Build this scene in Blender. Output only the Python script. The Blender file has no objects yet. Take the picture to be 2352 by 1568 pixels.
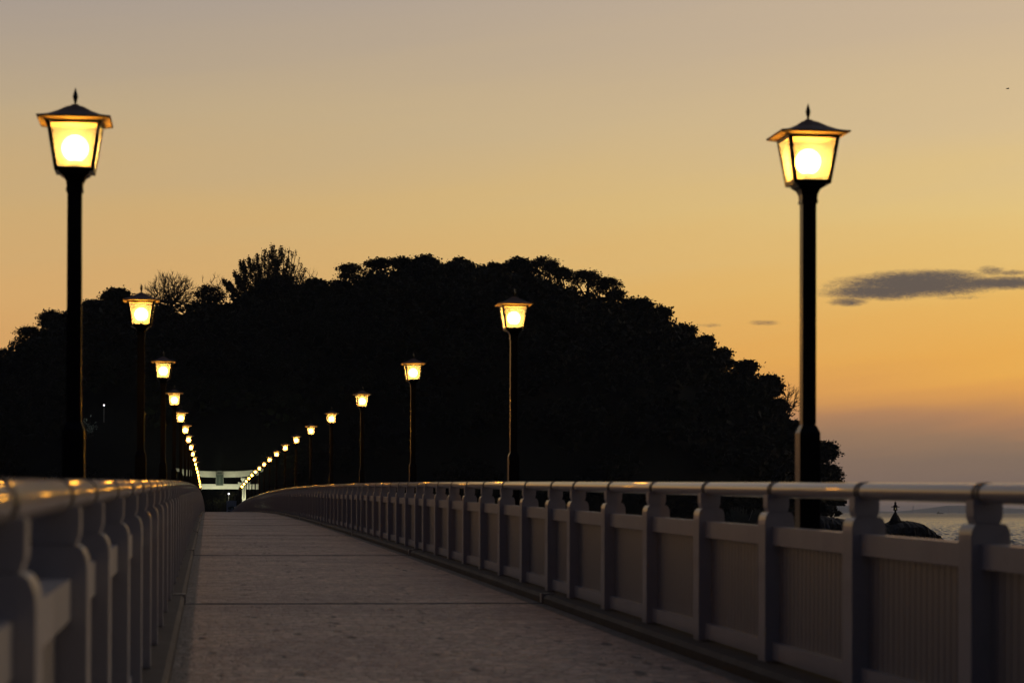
import bpy, bmesh, math, random
import numpy as np
from mathutils import Vector, Matrix

S = bpy.context.scene
C = S.collection
R = math.radians

# ------------------------------------------------------------------ camera
F = 85 / 36 * 2352            # focal length in pixels of a 2352 px wide view
YAW = R(7.18)
EYE = 5.0                     # above the sea (z = 0)
cam_d = bpy.data.cameras.new('camera')
cam = bpy.data.objects.new('camera', cam_d)
C.objects.link(cam)
S.camera = cam
cam_d.lens = 85
cam_d.sensor_width = 36
cam_d.shift_y = 0.1368
cam_d.clip_start = 0.1
cam_d.clip_end = 90000
cam.location = (0, 0, EYE)
cam.rotation_euler = (Matrix.Rotation(-YAW, 4, 'Z') @ Matrix.Rotation(R(90.7), 4, 'X') @ Matrix.Rotation(R(0.15), 4, 'Z')).to_euler()
cam_d.dof.use_dof = True
cam_d.dof.focus_distance = 170
cam_d.dof.aperture_fstop = 4.5
cam_d.dof.aperture_blades = 0

S.render.resolution_x, S.render.resolution_y = 1024, 682
S.view_settings.view_transform = 'Standard'
S.view_settings.look = 'None'
S.view_settings.exposure = 0
S.view_settings.gamma = 1
S.render.engine = 'CYCLES'
S.cycles.max_bounces = 6
S.cycles.diffuse_bounces = 3
S.cycles.glossy_bounces = 4
S.cycles.transparent_max_bounces = 16
S.cycles.transmission_bounces = 4
S.cycles.volume_bounces = 0
S.cycles.sample_clamp_indirect = 3
S.cycles.use_denoising = True
S.cycles.caustics_reflective = False
S.cycles.caustics_refractive = False


def lin(c):
    return tuple((v / 255 / 12.92 if v / 255 <= .04045 else ((v / 255 + .055) / 1.055) ** 2.4) for v in c)


# ------------------------------------------------------------------ sky
world = bpy.data.worlds.new('World')
S.world = world
world.use_nodes = True
wn, wl = world.node_tree.nodes, world.node_tree.links
wn.clear()


class NT:
    """small helper that writes node maths"""
    def __init__(s, nodes, links):
        s.n, s.l = nodes, links

    def put(s, sock, v):
        if isinstance(v, (int, float)):
            sock.default_value = v
        elif isinstance(v, tuple):
            sock.default_value = v if len(v) == len(sock.default_value) else (*v, 1)
        else:
            s.l.new(v, sock)

    def m(s, op, *a, clamp=False):
        n = s.n.new('ShaderNodeMath')
        n.operation = op
        n.use_clamp = clamp
        for i, v in enumerate(a):
            s.put(n.inputs[i], v)
        return n.outputs[0]

    def mix(s, f, a, b, bt='MIX'):
        n = s.n.new('ShaderNodeMix')
        n.data_type = 'RGBA'
        n.blend_type = bt
        s.put(n.inputs['Factor'], f)
        s.put(n.inputs[6], a)
        s.put(n.inputs[7], b)
        return n.outputs[2]

    def ramp(s, f, stops, interp='LINEAR'):
        n = s.n.new('ShaderNodeValToRGB')
        cr = n.color_ramp
        cr.interpolation = interp
        while len(cr.elements) < len(stops):
            cr.elements.new(0.5)
        for e, (p, c) in zip(cr.elements, stops):
            e.position = p
            e.color = (*c, 1) if isinstance(c, tuple) else (c, c, c, 1)
        s.put(n.inputs[0], f)
        return n.outputs[0]

    def noise(s, vec, scale, detail=3, rough=.5, dist=0):
        n = s.n.new('ShaderNodeTexNoise')
        if vec is not None:
            s.l.new(vec, n.inputs['Vector'])
        n.inputs['Scale'].default_value = scale
        n.inputs['Detail'].default_value = detail
        n.inputs['Roughness'].default_value = rough
        n.inputs['Distortion'].default_value = dist
        return n.outputs[0]

    def smooth(s, v, lo, hi, a=0., b=1.):
        n = s.n.new('ShaderNodeMapRange')
        n.interpolation_type = 'SMOOTHSTEP'
        s.put(n.inputs[0], v)
        for i, q in enumerate((lo, hi, a, b)):
            n.inputs[i + 1].default_value = q
        return n.outputs[0]

    def comb(s, x, y, z):
        n = s.n.new('ShaderNodeCombineXYZ')
        for i, v in enumerate((x, y, z)):
            s.put(n.inputs[i], v)
        return n.outputs[0]

    def sep(s, v):
        n = s.n.new('ShaderNodeSeparateXYZ')
        s.l.new(v, n.inputs[0])
        return n.outputs

    def bump(s, h, strength, dist):
        n = s.n.new('ShaderNodeBump')
        n.inputs['Strength'].default_value = strength
        n.inputs['Distance'].default_value = dist
        s.l.new(h, n.inputs['Height'])
        return n.outputs[0]


w = NT(wn, wl)
tc = wn.new('ShaderNodeTexCoord')
dx, dy, dz = w.sep(tc.outputs['Generated'])
elev = w.m('MULTIPLY', w.m('ARCSINE', w.m('MAXIMUM', w.m('MINIMUM', dz, 1.), -1.)), 180 / math.pi)
azim = w.m('MULTIPLY', w.m('ARCTAN2', dx, dy), 180 / math.pi)
# faint uneven streaks in the high thin cloud
streak = w.noise(w.comb(w.m('MULTIPLY', azim, .05), w.m('ADD', w.m('MULTIPLY', elev, .55), w.m('MULTIPLY', azim, -.06)), 0.), 1.1, 4, .55, .4)
elev_s = w.m('MAXIMUM', w.m('ADD', elev, w.m('MULTIPLY', w.m('SUBTRACT', streak, .5), 2.0)), 0.)
pos = w.m('POWER', w.m('DIVIDE', elev_s, 90.), .5)


def st(e, c):
    return (math.sqrt(e / 90), lin(c))


A_ = w.ramp(pos, [st(0, (116, 103, 97)), st(.7, (117, 106, 96)), st(1.25, (119, 107, 95)), st(1.65, (132, 112, 95)), st(2.05, (166, 123, 93)),
                  st(2.45, (205, 145, 84)), st(2.95, (226, 160, 79)), st(3.4, (235, 172, 78)), st(5.0, (234, 186, 98)), st(7, (230, 198, 128)), st(9, (219, 192, 145)),
                  st(12.5, (203, 180, 152)), st(20, (165, 155, 150)), st(35, (122, 120, 124)), st(90, (74, 80, 98))])
B_ = w.ramp(pos, [st(0, (120, 100, 95)), st(1.2, (150, 115, 95)), st(2.2, (200, 146, 95)), st(3.5, (214, 160, 98)), st(5., (214, 168, 108)),
                  st(7, (205, 170, 117)), st(9, (190, 167, 132)), st(12.5, (164, 152, 144)), st(20, (125, 124, 130)), st(35, (98, 100, 108)), st(90, (68, 74, 92))])
D_ = w.ramp(pos, [st(0, (18, 19, 28)), st(6, (23, 25, 37)), st(14, (25, 29, 44)), st(40, (28, 35, 54)), st(90, (64, 72, 94))])
near = w.smooth(w.m('ABSOLUTE', w.m('SUBTRACT', azim, 50.)), 22, 57, 1, 0)
far = w.smooth(w.m('ABSOLUTE', w.m('SUBTRACT', azim, 45.)), 49, 112, 0, 1)
glow = w.smooth(w.m('ABSOLUTE', w.m('SUBTRACT', azim, 66.)), 6, 46, 2.6, 1.)   # the sun has just set there, beyond the right edge
glow = w.m('ADD', 1., w.m('MULTIPLY', w.m('SUBTRACT', glow, 1.), w.smooth(elev, 12., 45., 1., 0.)))
A_ = w.mix(1., A_, w.comb(glow, glow, glow), 'MULTIPLY')
sky = w.mix(near, B_, A_)
sky = w.mix(far, sky, D_)
# small dusk clouds low over the sea
cl = w.comb(w.m('MULTIPLY', azim, 1.), w.m('MULTIPLY', elev, 2.2), 0.)
n1 = w.noise(cl, 1.5, 6, .6, .3)
n2 = w.noise(cl, 6., 8, .7, .6)
n3 = w.noise(cl, 13., 6, .7, .8)
wob = w.m('ADD', w.m('ADD', w.m('MULTIPLY', w.m('SUBTRACT', n1, .5), 1.0), w.m('MULTIPLY', w.m('SUBTRACT', n3, .5), 1.1)), w.m('MULTIPLY', w.m('SUBTRACT', n2, .5), 1.3))
dens = None
for px, py, a, b, k in [(2030, 674, 120, 17, 1.5), (2110, 658, 160, 25, 1.6), (2150, 642, 110, 15, 1.2), (1975, 672, 60, 14, .9), (2290, 658, 140, 14, 1.4), (2400, 655, 80, 14, 1.3), (1950, 696, 46, 11, 1.0),
                        (2275, 631, 36, 13, .8), (2325, 636, 44, 8, .7), (1755, 743, 42, 8, .55), (1628, 748, 40, 7, .35), (2200, 690, 120, 7, .15), (1925, 660, 60, 8, .35)]:
    u0 = 7.18 + math.degrees(math.atan((px - 1176) / F))
    v0 = math.degrees(math.atan((1175 - py) / F))
    ex = w.m('POWER', w.m('ABSOLUTE', w.m('DIVIDE', w.m('SUBTRACT', azim, u0), a * .01032)), 2.)
    ey = w.m('POWER', w.m('ABSOLUTE', w.m('DIVIDE', w.m('SUBTRACT', elev, v0), b * .01032)), 2.)
    d = w.m('SUBTRACT', k, w.m('ADD', ex, ey))
    dens = d if dens is None else w.m('MAXIMUM', dens, d)
dens = w.smooth(w.m('ADD', dens, wob), -.45, 1.35)
sky = w.mix(w.m('MULTIPLY', dens, .93), sky, lin((70, 70, 77)))
nish = wn.new('ShaderNodeTexSky')
nish.sky_type = 'NISHITA'
nish.sun_disc = False
nish.sun_elevation = R(0.5)
nish.sun_rotation = R(38)
ns = w.mix(1., nish.outputs[0], (.006, .006, .006), 'MULTIPLY')
sky = w.mix(1., sky, ns, 'ADD')
bg = wn.new('ShaderNodeBackground')
bg.inputs['Strength'].default_value = 1.0
wl.new(sky, bg.inputs['Color'])
wo = wn.new('ShaderNodeOutputWorld')
wl.new(bg.outputs[0], wo.inputs['Surface'])
world.cycles.sampling_method = 'MANUAL'
world.cycles.sample_map_resolution = 1024


# ------------------------------------------------------------------ helpers
def W(px, py, t):
    """the point at distance t along the bridge seen at a pixel of the photograph (2352 px wide)"""
    u = (px - 1176) / F
    v = (1173.5 + (px - 1176) * .0026 - py) / F
    s = t / (math.cos(YAW) - u * math.sin(YAW))
    return Vector((s * (math.sin(YAW) + u * math.cos(YAW)), t, EYE + s * v))


def tag(o, label=None, cat=None, group=None, kind=None):
    for k, v in (('label', label), ('category', cat), ('group', group), ('kind', kind)):
        if v:
            o[k] = v
    return o


def empty(name, loc=(0, 0, 0), rz=0):
    o = bpy.data.objects.new(name, None)
    C.objects.link(o)
    o.location = loc
    o.rotation_euler = (0, 0, rz)
    o.empty_display_size = .1
    return o


def mesh_np(name, v, f, mat, parent=None, smooth=False, mats=None):
    """v (n,3) floats, f (m,k) ints, all faces with k corners"""
    me = bpy.data.meshes.new(name)
    v = np.asarray(v, np.float32)
    f = np.asarray(f, np.int32)
    me.vertices.add(len(v))
    me.vertices.foreach_set('co', v.ravel())
    me.loops.add(f.size)
    me.loops.foreach_set('vertex_index', f.ravel())
    me.polygons.add(len(f))
    me.polygons.foreach_set('loop_start', np.arange(len(f), dtype=np.int32) * f.shape[1])
    me.polygons.foreach_set('loop_total', np.full(len(f), f.shape[1], np.int32))
    if smooth:
        me.polygons.foreach_set('use_smooth', np.ones(len(f), bool))
    me.update(calc_edges=True)
    me.validate()
    me.materials.append(mat)
    o = bpy.data.objects.new(name, me)
    C.objects.link(o)
    o.parent = parent
    return o


class MB:
    """collects shapes, then links them as ONE mesh object"""
    def __init__(s):
        s.v, s.f, s.sm = [], [], []

    def add(s, vs, fs, sm=False):
        k = len(s.v)
        s.v += [tuple(q) for q in vs]
        s.f += [tuple(k + i for i in q) for q in fs]
        s.sm += [sm] * len(fs)
        return s

    def box(s, x0, x1, y0, y1, z0, z1):
        vs = [(x, y, z) for z in (z0, z1) for y in (y0, y1) for x in (x0, x1)]
        return s.add(vs, [(0, 2, 3, 1), (4, 5, 7, 6), (0, 1, 5, 4), (2, 6, 7, 3), (0, 4, 6, 2), (1, 3, 7, 5)])

    def frust(s, rings, caps=True, sm=False):
        """rings: list of equally long point loops"""
        n = len(rings[0])
        vs = [p for r in rings for p in r]
        fs = []
        for i in range(len(rings) - 1):
            for j in range(n):
                a, b = i * n + j, i * n + (j + 1) % n
                fs.append((a, b, b + n, a + n))
        s.add(vs, fs, sm)
        if caps:
            k = len(s.v)
            s.add(rings[0], [tuple(reversed(range(n)))])
            s.add(rings[-1], [tuple(range(n))])
        return s

    def sq(s, prof, cx=0, cy=0, caps=True):
        """square section stack, prof = [(half width, z)]"""
        return s.frust([[(cx - h, cy - h, z), (cx + h, cy - h, z), (cx + h, cy + h, z), (cx - h, cy + h, z)] for h, z in prof], caps)

    def lathe(s, prof, n=16, cx=0, cy=0, sm=True, caps=True):
        return s.frust([[(cx + r * math.cos(2 * math.pi * i / n), cy + r * math.sin(2 * math.pi * i / n), z) for i in range(n)] for r, z in prof], caps, sm)

    def build(s, name, mat, parent=None, bevel=0):
        me = bpy.data.meshes.new(name)
        me.from_pydata(s.v, [], s.f)
        me.polygons.foreach_set('use_smooth', s.sm)
        me.update()
        if bevel:
            bm = bmesh.new()
            bm.from_mesh(me)
            bmesh.ops.remove_doubles(bm, verts=bm.verts, dist=1e-5)
            es = [e for e in bm.edges if len(e.link_faces) == 2 and e.calc_face_angle() > .5]
            bmesh.ops.bevel(bm, geom=es, offset=bevel, segments=2, affect='EDGES', clamp_overlap=True)
            bm.to_mesh(me)
            bm.free()
        me.materials.append(mat)
        o = bpy.data.objects.new(name, me)
        C.objects.link(o)
        o.parent = parent
        return o


def copy_tree(o, parent=None):
    c = o.copy()
    C.objects.link(c)
    c.parent = parent
    for ch in list(o.children):
        copy_tree(ch, c)
    return c


def material(name):
    m = bpy.data.materials.new(name)
    m.use_nodes = True
    n = NT(m.node_tree.nodes, m.node_tree.links)
    b = m.node_tree.nodes['Principled BSDF']
    return m, n, b


def paint(name, col, rough=.5, metal=0., var=.15, scale=6, bump=0., spec=.5, coords='Object', rv=1., coat=0., coat_r=.07):
    m, n, b = material(name)
    t = n.n.new('ShaderNodeTexCoord').outputs[coords]
    k = n.noise(t, scale, 5, .6)
    k2 = n.noise(t, scale * 7, 3, .6)
    kk = n.m('ADD', n.m('MULTIPLY', k, .65), n.m('MULTIPLY', k2, .35))
    c = n.ramp(kk, [(.3, tuple(v * (1 - var) for v in col)), (.7, tuple(v * (1 + var) for v in col))])
    n.l.new(c, b.inputs['Base Color'])
    n.l.new(n.smooth(kk, .3, .7, max(rough - .08 * rv, .02), min(rough + .1 * rv, 1)), b.inputs['Roughness'])
    b.inputs['Metallic'].default_value = metal
    b.inputs['Specular IOR Level'].default_value = spec
    b.inputs['Coat Weight'].default_value = coat
    b.inputs['Coat Roughness'].default_value = coat_r
    if bump:
        n.l.new(n.bump(kk, 1., bump), b.inputs['Normal'])
    return m


# ------------------------------------------------------------------ materials
M = {}
M['rail'] = paint('rail_paint', (.42, .402, .40), .42, .0, .10, 1.7, rv=.15, spec=.3, coat=.35, coat_r=.035)
M['tube'] = paint('rail_tube', (.37, .335, .32), .42, .2, .05, 4, rv=.2, spec=.2, coat=.65, coat_r=.03)
M['tube_dark'] = paint('rail_gap', (.04, .04, .045), .5)
M['slat'] = paint('rail_slats', (.262, .243, .243), .42, .1, .05, 3, rv=.4)
M['kerb'] = paint('kerb_concrete', (.040, .029, .021), .75, 0, .3, 3, .01)
M['slab'] = paint('slab_concrete', (.22, .21, .2), .85, 0, .2, 1, .01)
M['rubber'] = paint('joint_rubber', (.018, .016, .016), .7, 0, .3, 9)
M['steel'] = paint('joint_steel', (.45, .42, .4), .35, .9, .1, 20)
M['iron'] = paint('lamp_iron', (.003, .002, .0018), .22, 0, .2, 8, spec=.2, rv=.1)
M['roof'] = paint('lamp_roof', (.085, .04, .03), .55, .2, .3, 14, .001)
M['soffit'] = paint('lamp_soffit', (.42, .34, .26), .6, 0, .1, 10)
M['stone'] = paint('torii_stone', (.46, .44, .36), .8, 0, .16, 1.4, .01)
M['plaque'] = paint('plaque_bronze', (.055, .075, .06), .6, .3, .3, 5)
M['plaque_frame'] = paint('plaque_frame', (.16, .17, .14), .6, 0, .2, 5)
M['rock'] = paint('shore_rock', (.010, .009, .009), .85, 0, .4, .4, .3)
M['bark'] = paint('bark', (.022, .018, .015), .9, 0, .3, 3)
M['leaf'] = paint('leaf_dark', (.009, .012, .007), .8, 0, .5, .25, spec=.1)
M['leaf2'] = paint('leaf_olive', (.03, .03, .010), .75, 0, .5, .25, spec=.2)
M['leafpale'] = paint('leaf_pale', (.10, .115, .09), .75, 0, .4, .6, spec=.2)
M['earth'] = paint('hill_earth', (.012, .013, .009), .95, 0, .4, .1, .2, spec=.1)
M['sand'] = paint('island_ground', (.08, .07, .055), .9, 0, .3, .3, .1)
M['sign'] = paint('sign_board', (.16, .21, .28), .5, 0, .25, 1.2)
M['signdark'] = paint('sign_picture', (.02, .045, .045), .5, 0, .4, 1.5)
M['pole'] = paint('pole_steel', (.35, .34, .32), .5, .3, .1, 8)
M['bird'] = paint('bird_feathers', (.02, .018, .016), .8)
M['ship'] = paint('ship_hull', (.1, .1, .1), .6)
M['mast'] = paint('turbine_white', (.5, .5, .5), .6)
M['mount'] = paint('far_hills', (.05, .06, .05), .95, 0, .2, .001)


def emis(name, col, s):
    m, n, b = material(name)
    b.inputs['Base Color'].default_value = (*col, 1)
    b.inputs['Emission Color'].default_value = (*col, 1)
    b.inputs['Emission Strength'].default_value = s
    return m


M['globe'] = emis('lamp_globe', (1., .58, .17), 170)
M['bulb_white'] = emis('white_bulb', (1., .93, 1.), 5)
M['globe_off'] = paint('unlit_globe', (.7, .66, .6), .3)


def pane_mat(name, col, k, tint):
    m = bpy.data.materials.new(name)
    m.use_nodes = True
    n = NT(m.node_tree.nodes, m.node_tree.links)
    n.n.clear()
    tr = n.n.new('ShaderNodeBsdfTranslucent')
    tr.inputs['Color'].default_value = (*col, 1)
    tp = n.n.new('ShaderNodeBsdfTransparent')
    tp.inputs['Color'].default_value = (*tint, 1)
    df = n.n.new('ShaderNodeBsdfDiffuse')
    df.inputs['Color'].default_value = (*(v * .8 for v in col), 1)
    m0 = n.n.new('ShaderNodeMixShader')
    m0.inputs[0].default_value = .3
    n.l.new(tr.outputs[0], m0.inputs[1])
    n.l.new(df.outputs[0], m0.inputs[2])
    m1 = n.n.new('ShaderNodeMixShader')
    m1.inputs[0].default_value = k
    n.l.new(m0.outputs[0], m1.inputs[1])
    n.l.new(tp.outputs[0], m1.inputs[2])
    gl = n.n.new('ShaderNodeBsdfGlossy')
    gl.inputs['Roughness'].default_value = .15
    m2 = n.n.new('ShaderNodeMixShader')
    m2.inputs[0].default_value = .05
    n.l.new(m1.outputs[0], m2.inputs[1])
    n.l.new(gl.outputs[0], m2.inputs[2])
    o = n.n.new('ShaderNodeOutputMaterial')
    n.l.new(m2.outputs[0], o.inputs[0])
    return m


M['pane'] = pane_mat('lamp_glass', (.135, .128, .098), .36, (1., .68, .17))


def deck_mat():
    m, n, b = material('deck_paving')
    t = n.n.new('ShaderNodeTexCoord').outputs['Object']
    x, y, z = n.sep(t)
    # small stone setts
    vo = n.n.new('ShaderNodeTexVoronoi')
    vo.feature = 'DISTANCE_TO_EDGE'
    vo.inputs['Scale'].default_value = 11
    n.l.new(t, vo.inputs['Vector'])
    vc = n.n.new('ShaderNodeTexVoronoi')
    vc.inputs['Scale'].default_value = 11
    n.l.new(t, vc.inputs['Vector'])
    cell = n.sep(vc.outputs['Color'])[0]
    big = n.noise(t, .55, 4, .6)
    mid = n.noise(n.comb(n.m('MULTIPLY', x, 1.5), n.m('MULTIPLY', y, .8), 0.), 5., 6, .75)
    fine = n.noise(t, 60, 3, .6)
    col = n.ramp(n.m('ADD', n.m('MULTIPLY', cell, .3), n.m('MULTIPLY', mid, .7)), [(.28, (.29, .21, .150)), (.5, (.55, .405, .295)), (.72, (.84, .64, .48))])
    col = n.mix(n.smooth(vo.outputs['Distance'], .0, .06, .55, 0.), col, (.06, .05, .05))
    col = n.mix(n.smooth(big, .35, .7, 0, .6), col, (.24, .165, .145))
    # trails of dark pits along the walking lines
    wv = n.noise(n.comb(n.m('MULTIPLY', x, 3.2), n.m('MULTIPLY', y, .10), 0.), 1., 2, .5)
    pv = n.n.new('ShaderNodeTexVoronoi')
    pv.inputs['Scale'].default_value = 6.
    n.l.new(n.comb(x, n.m('MULTIPLY', y, .2), 0.), pv.inputs['Vector'])
    pits = n.m('MULTIPLY', n.smooth(pv.outputs['Distance'], .10, .30, 1, 0), n.smooth(wv, .47, .58, 0, 1))
    col = n.mix(n.m('MULTIPLY', pits, .85), col, (.03, .025, .027))
    # gutter band of darker tiles along the left and right kerbs
    band = n.m('MAXIMUM', n.smooth(x, -.13, -.09, 1, 0), n.smooth(x, 3.19, 3.22, 0, 1))
    col = n.mix(n.m('MULTIPLY', band, .8), col, (.075, .075, .068))
    n.l.new(col, b.inputs['Base Color'])
    n.l.new(n.smooth(mid, .3, .7, .42, .75), b.inputs['Roughness'])
    b.inputs['Specular IOR Level'].default_value = .35
    h = n.m('ADD', n.m('ADD', n.smooth(vo.outputs['Distance'], 0, .1), n.m('MULTIPLY', mid, 1.4)), n.m('ADD', n.m('MULTIPLY', fine, .3), n.m('MULTIPLY', pits, -1.2)))
    n.l.new(n.bump(h, 1., .015), b.inputs['Normal'])
    return m


M['deck'] = deck_mat()


def sea_mat():
    m, n, b = material('sea_water')
    g = n.n.new('ShaderNodeNewGeometry').outputs['Position']
    x, y, z = n.sep(g)
    v = n.comb(x, n.m('MULTIPLY', y, 1.), 0.)
    a = n.noise(v, .10, 5, .62, .5)
    c = n.noise(v, .45, 4, .6, .4)
    d = n.noise(v, .018, 3, .5)
    h = n.m('ADD', n.m('ADD', n.m('MULTIPLY', a, 1.0), n.m('MULTIPLY', c, .32)), n.m('MULTIPLY', d, 1.6))
    b.inputs['Base Color'].default_value = (.018, .024, .026, 1)
    n.l.new(n.smooth(y, 500., 3600., .2, .42), b.inputs['Roughness'])      # unresolved waves far out
    b.inputs['IOR'].default_value = 1.333
    n.l.new(n.bump(h, .8, .8), b.inputs['Normal'])
    return m


M['sea'] = sea_mat()

# ------------------------------------------------------------------ sea, far hills
def make_sea():
    """flat sea with real waves modelled over the part the photograph can see"""
    rg = np.random.default_rng(11)
    na, nt = 560, 1150
    an = np.radians(np.linspace(8.5, 23., na))
    t = 330 * (3600 / 330) ** np.linspace(0, 1, nt)
    A, T = np.meshgrid(an, t)
    X = T * np.tan(A)
    Z = np.zeros_like(X)
    dt = T * math.log(3600 / 330) / nt
    for i in range(80):
        wl_ = 1.2 * (6.5 / 1.2) ** rg.random()
        th = rg.normal(.5, .75)
        k = 2 * math.pi / wl_
        amp = .0135 * wl_ ** .75
        fade = np.clip(1.3 - dt * abs(math.cos(th)) * 2.6 / wl_, 0, 1)
        Z += amp * fade * np.sin(k * (X * math.sin(th) + T * math.cos(th)) + rg.uniform(0, 6.28) + .8 * np.sin(X * .021 * (1 + i % 3)))
    edge = np.minimum(1, np.minimum(np.arange(na)[None] / 6, np.arange(na)[::-1][None] / 6))
    Z = Z * edge + .02
    v = np.stack([X, T, Z], -1).reshape(-1, 3)
    gi = np.arange(nt - 1)[:, None] * na + np.arange(na - 1)[None]
    f = np.stack([gi, gi + 1, gi + na + 1, gi + na], -1).reshape(-1, 4)
    n = len(v)
    v = np.concatenate([v, np.array([(-26000, -3000, -.35), (26000, -3000, -.35), (26000, 26000, -.35), (-26000, 26000, -.35)])])
    f = np.concatenate([f, np.array([(n, n + 1, n + 2, n + 3)])])
    return tag(mesh_np('sea', v, f, M['sea'], smooth=True), kind='structure')


make_sea()


def far_ridge(pts, t, depth, name='hills'):
    """a low mountain range across the bay: a ridge line with slopes to front and back"""
    m = MB()
    rnd = random.Random(4)
    ridge = []
    for i in range(len(pts) - 1):
        (x0, y0), (x1, y1) = pts[i], pts[i + 1]
        for k in range(6):
            f = k / 6
            ridge.append(W(x0 + (x1 - x0) * f, y0 + (y1 - y0) * f + rnd.uniform(-.5, .5), t))
    ridge.append(W(*pts[-1], t))
    n = len(ridge)
    vs = [(p.x, p.y - depth, -1) for p in ridge] + [(p.x, p.y - depth * .4, max(p.z * .62, -1)) for p in ridge] + [tuple(p) for p in ridge] + [(p.x, p.y + depth, -1) for p in ridge]
    fs = [(r * n + i, r * n + i + 1, (r + 1) * n + i + 1, (r + 1) * n + i) for r in range(3) for i in range(n - 1)]
    m.add(vs, fs, True)
    return tag(m.build(name, M['mount']), kind='structure')


far_ridge([(1760, 1174), (1830, 1160), (1880, 1150), (1905, 1151), (1925, 1160), (1950, 1168), (1990, 1172), (2030, 1177)], 21000, 1500)
far_ridge([(2080, 1177), (2110, 1171), (2140, 1167), (2170, 1161), (2200, 1160), (2250, 1162), (2300, 1165), (2420, 1172), (2500, 1178)], 23000, 1800)

# ------------------------------------------------------------------ the bridge
TBL = [(-32, -1.62), (-16, -1.42), (0, -1.22), (16, -1.02), (32, -.825), (48, -.655), (64, -.505), (80, -.375), (96, -.265), (112, -.18), (128, -.125), (144, -.098), (160, -.09),
       (176, -.095), (192, -.11), (208, -.14), (224, -.19), (240, -.26), (256, -.35), (272, -.47), (288, -.60), (304, -.75), (320, -.91), (336, -1.08), (352, -1.25), (368, -1.42), (384, -1.6), (400, -1.78)]


def deck_z(t):
    """height of the cambered deck"""
    i = min(max(int((t + 32) // 16), 1), len(TBL) - 3)
    p0, p1, p2, p3 = (TBL[j][1] for j in (i - 1, i, i + 1, i + 2))
    u = (t - TBL[i][0]) / 16
    return EYE + .5 * ((2 * p1) + (-p0 + p2) * u + (2 * p0 - 5 * p1 + 4 * p2 - p3) * u * u + (-p0 + 3 * p1 - 3 * p2 + p3) * u ** 3)


T0, T1 = -4., 383.
XL, XR = -.43, 3.575          # centre lines of the two railings
KL, KR = -.22, 3.33           # inner faces of the kerbs
KH = .09                      # kerb height


def sweep(section, t0, t1, step=2., closed=True, sm=False):
    """section (x, z above deck) loop carried along the camber"""
    n = max(1, int(round((t1 - t0) / step)))
    rings = []
    for i in range(n + 1):
        t = t0 + (t1 - t0) * i / n
        z = deck_z(t)
        rings.append([(x, t, z + h) for x, h in section])
    return MB().frust(rings, True, sm)


deck = tag(sweep([(KL, 0), (KR, 0), (KR, -.15), (KL, -.15)], T0, T1).build('deck', M['deck']), kind='structure')
slab = tag(sweep([(-.72, KH - .28), (KL - .004, -.156), (KR + .004, -.156), (3.87, KH - .28), (3.87, -.62), (-.72, -.62)], T0, T1).build('bridge_slab', M['slab']), kind='structure')
for x0, x1, s in ((-.60, KL, 1), (KR, 3.75, -1)):
    sec = [(x0, KH), (x1 - .03, KH), (x1, KH - .03), (x1, -.15), (x0, -.15)] if s > 0 else [(x0, -.15), (x0, KH - .03), (x0 + .03, KH), (x1, KH), (x1, -.15)]
    tag(sweep(sec, T0, T1).build('kerb', M['kerb']), kind='structure')
# expansion joints across the deck, with their cover plates on the kerbs
for k in range(23):
    t = 8.02 + 16 * k
    z = deck_z(t)
    if k < 20:
        j = MB()
        nseg = 14
        rj = random.Random(k)
        offs = [rj.uniform(-.006, .006) for _ in range(nseg + 1)]
        xs = [KL + .004 + (KR - KL - .008) * i / nseg for i in range(nseg + 1)]
        j.frust([[(xs[i], t - .09 + offs[i], z - .01), (xs[i], t - .07 + offs[i], z + .0055 + offs[i] * .3), (xs[i], t + .07 + offs[i], z + .0055 + offs[i] * .3), (xs[i], t + .09 + offs[i], z - .01)] for i in range(nseg + 1)])
        jo = j.build('expansion_joint', M['rubber'], deck)
    for side in (0, 1):
        c = MB()
        if side:
            c.box(KR - .012, KR + .02, t - .05, t + .05, z + .01, z + KH + .012).box(KR + .02, 3.45, t - .05, t + .05, z + KH - .002, z + KH + .012)
        else:
            c.box(KL - .02, KL + .012, t - .05, t + .05, z + .01, z + KH + .012).box(-.33, KL - .02, t - .05, t + .05, z + KH - .002, z + KH + .012)
        c.build('kerb_cover_plate', M['steel'], deck)

# railing post
HR = 1.13                     # kerb top to the top of the tube
TR = .048


def post_mesh(parent, mat):
    hw, L = .094, .1
    prof = [(hw, 0), (hw, .865)]
    for a in range(1, 7):
        th = a / 6 * math.pi / 2
        prof.append((hw - .031 + .031 * math.cos(th), .875 + .066 * math.sin(th)))
    prof = prof[:-1] + [(.061, .942), (.064, .958), (.070, .974), (.071, 1.052)]
    pts = [(x, z) for x, z in prof] + [(-x, z) for x, z in reversed(prof)]
    m = MB()

    def strip(p, y):
        return [(x, y, z) for x, z in p]
    lo = [q for q in pts if q[1] <= .945]
    hi = [q for q in pts if q[1] > .94]
    m.frust([strip(lo, -L), strip(lo, L)], True)
    m.frust([strip(hi, -.06), strip(hi, .06)], True)
    # saddle under the tube
    m.box(-.035, .035, -.055, .055, 1.03, 1.05)
    # bolts on the faces
    for y in (-L - .004, L + .004):
        m.frust([[(.0 + .012 * math.cos(a), y - .004, .80 + .012 * math.sin(a)) for a in np.arange(8) * math.pi / 4],
                 [(.0 + .012 * math.cos(a), y + .004, .80 + .012 * math.sin(a)) for a in np.arange(8) * math.pi / 4]], True)
    return m.build('post', mat, parent, .006)


def slat_mesh(parent, length, mat):
    m = MB()
    n = int(round((length - .2) / .1))
    p = (length - .2) / n
    for i in range(n):
        y = -length / 2 + .1 + p * (i + .5)
        m.box(-.018, .018, y - .043, y + .043, .118, .74)
    return m.build('slat_panel', mat, parent)


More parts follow.
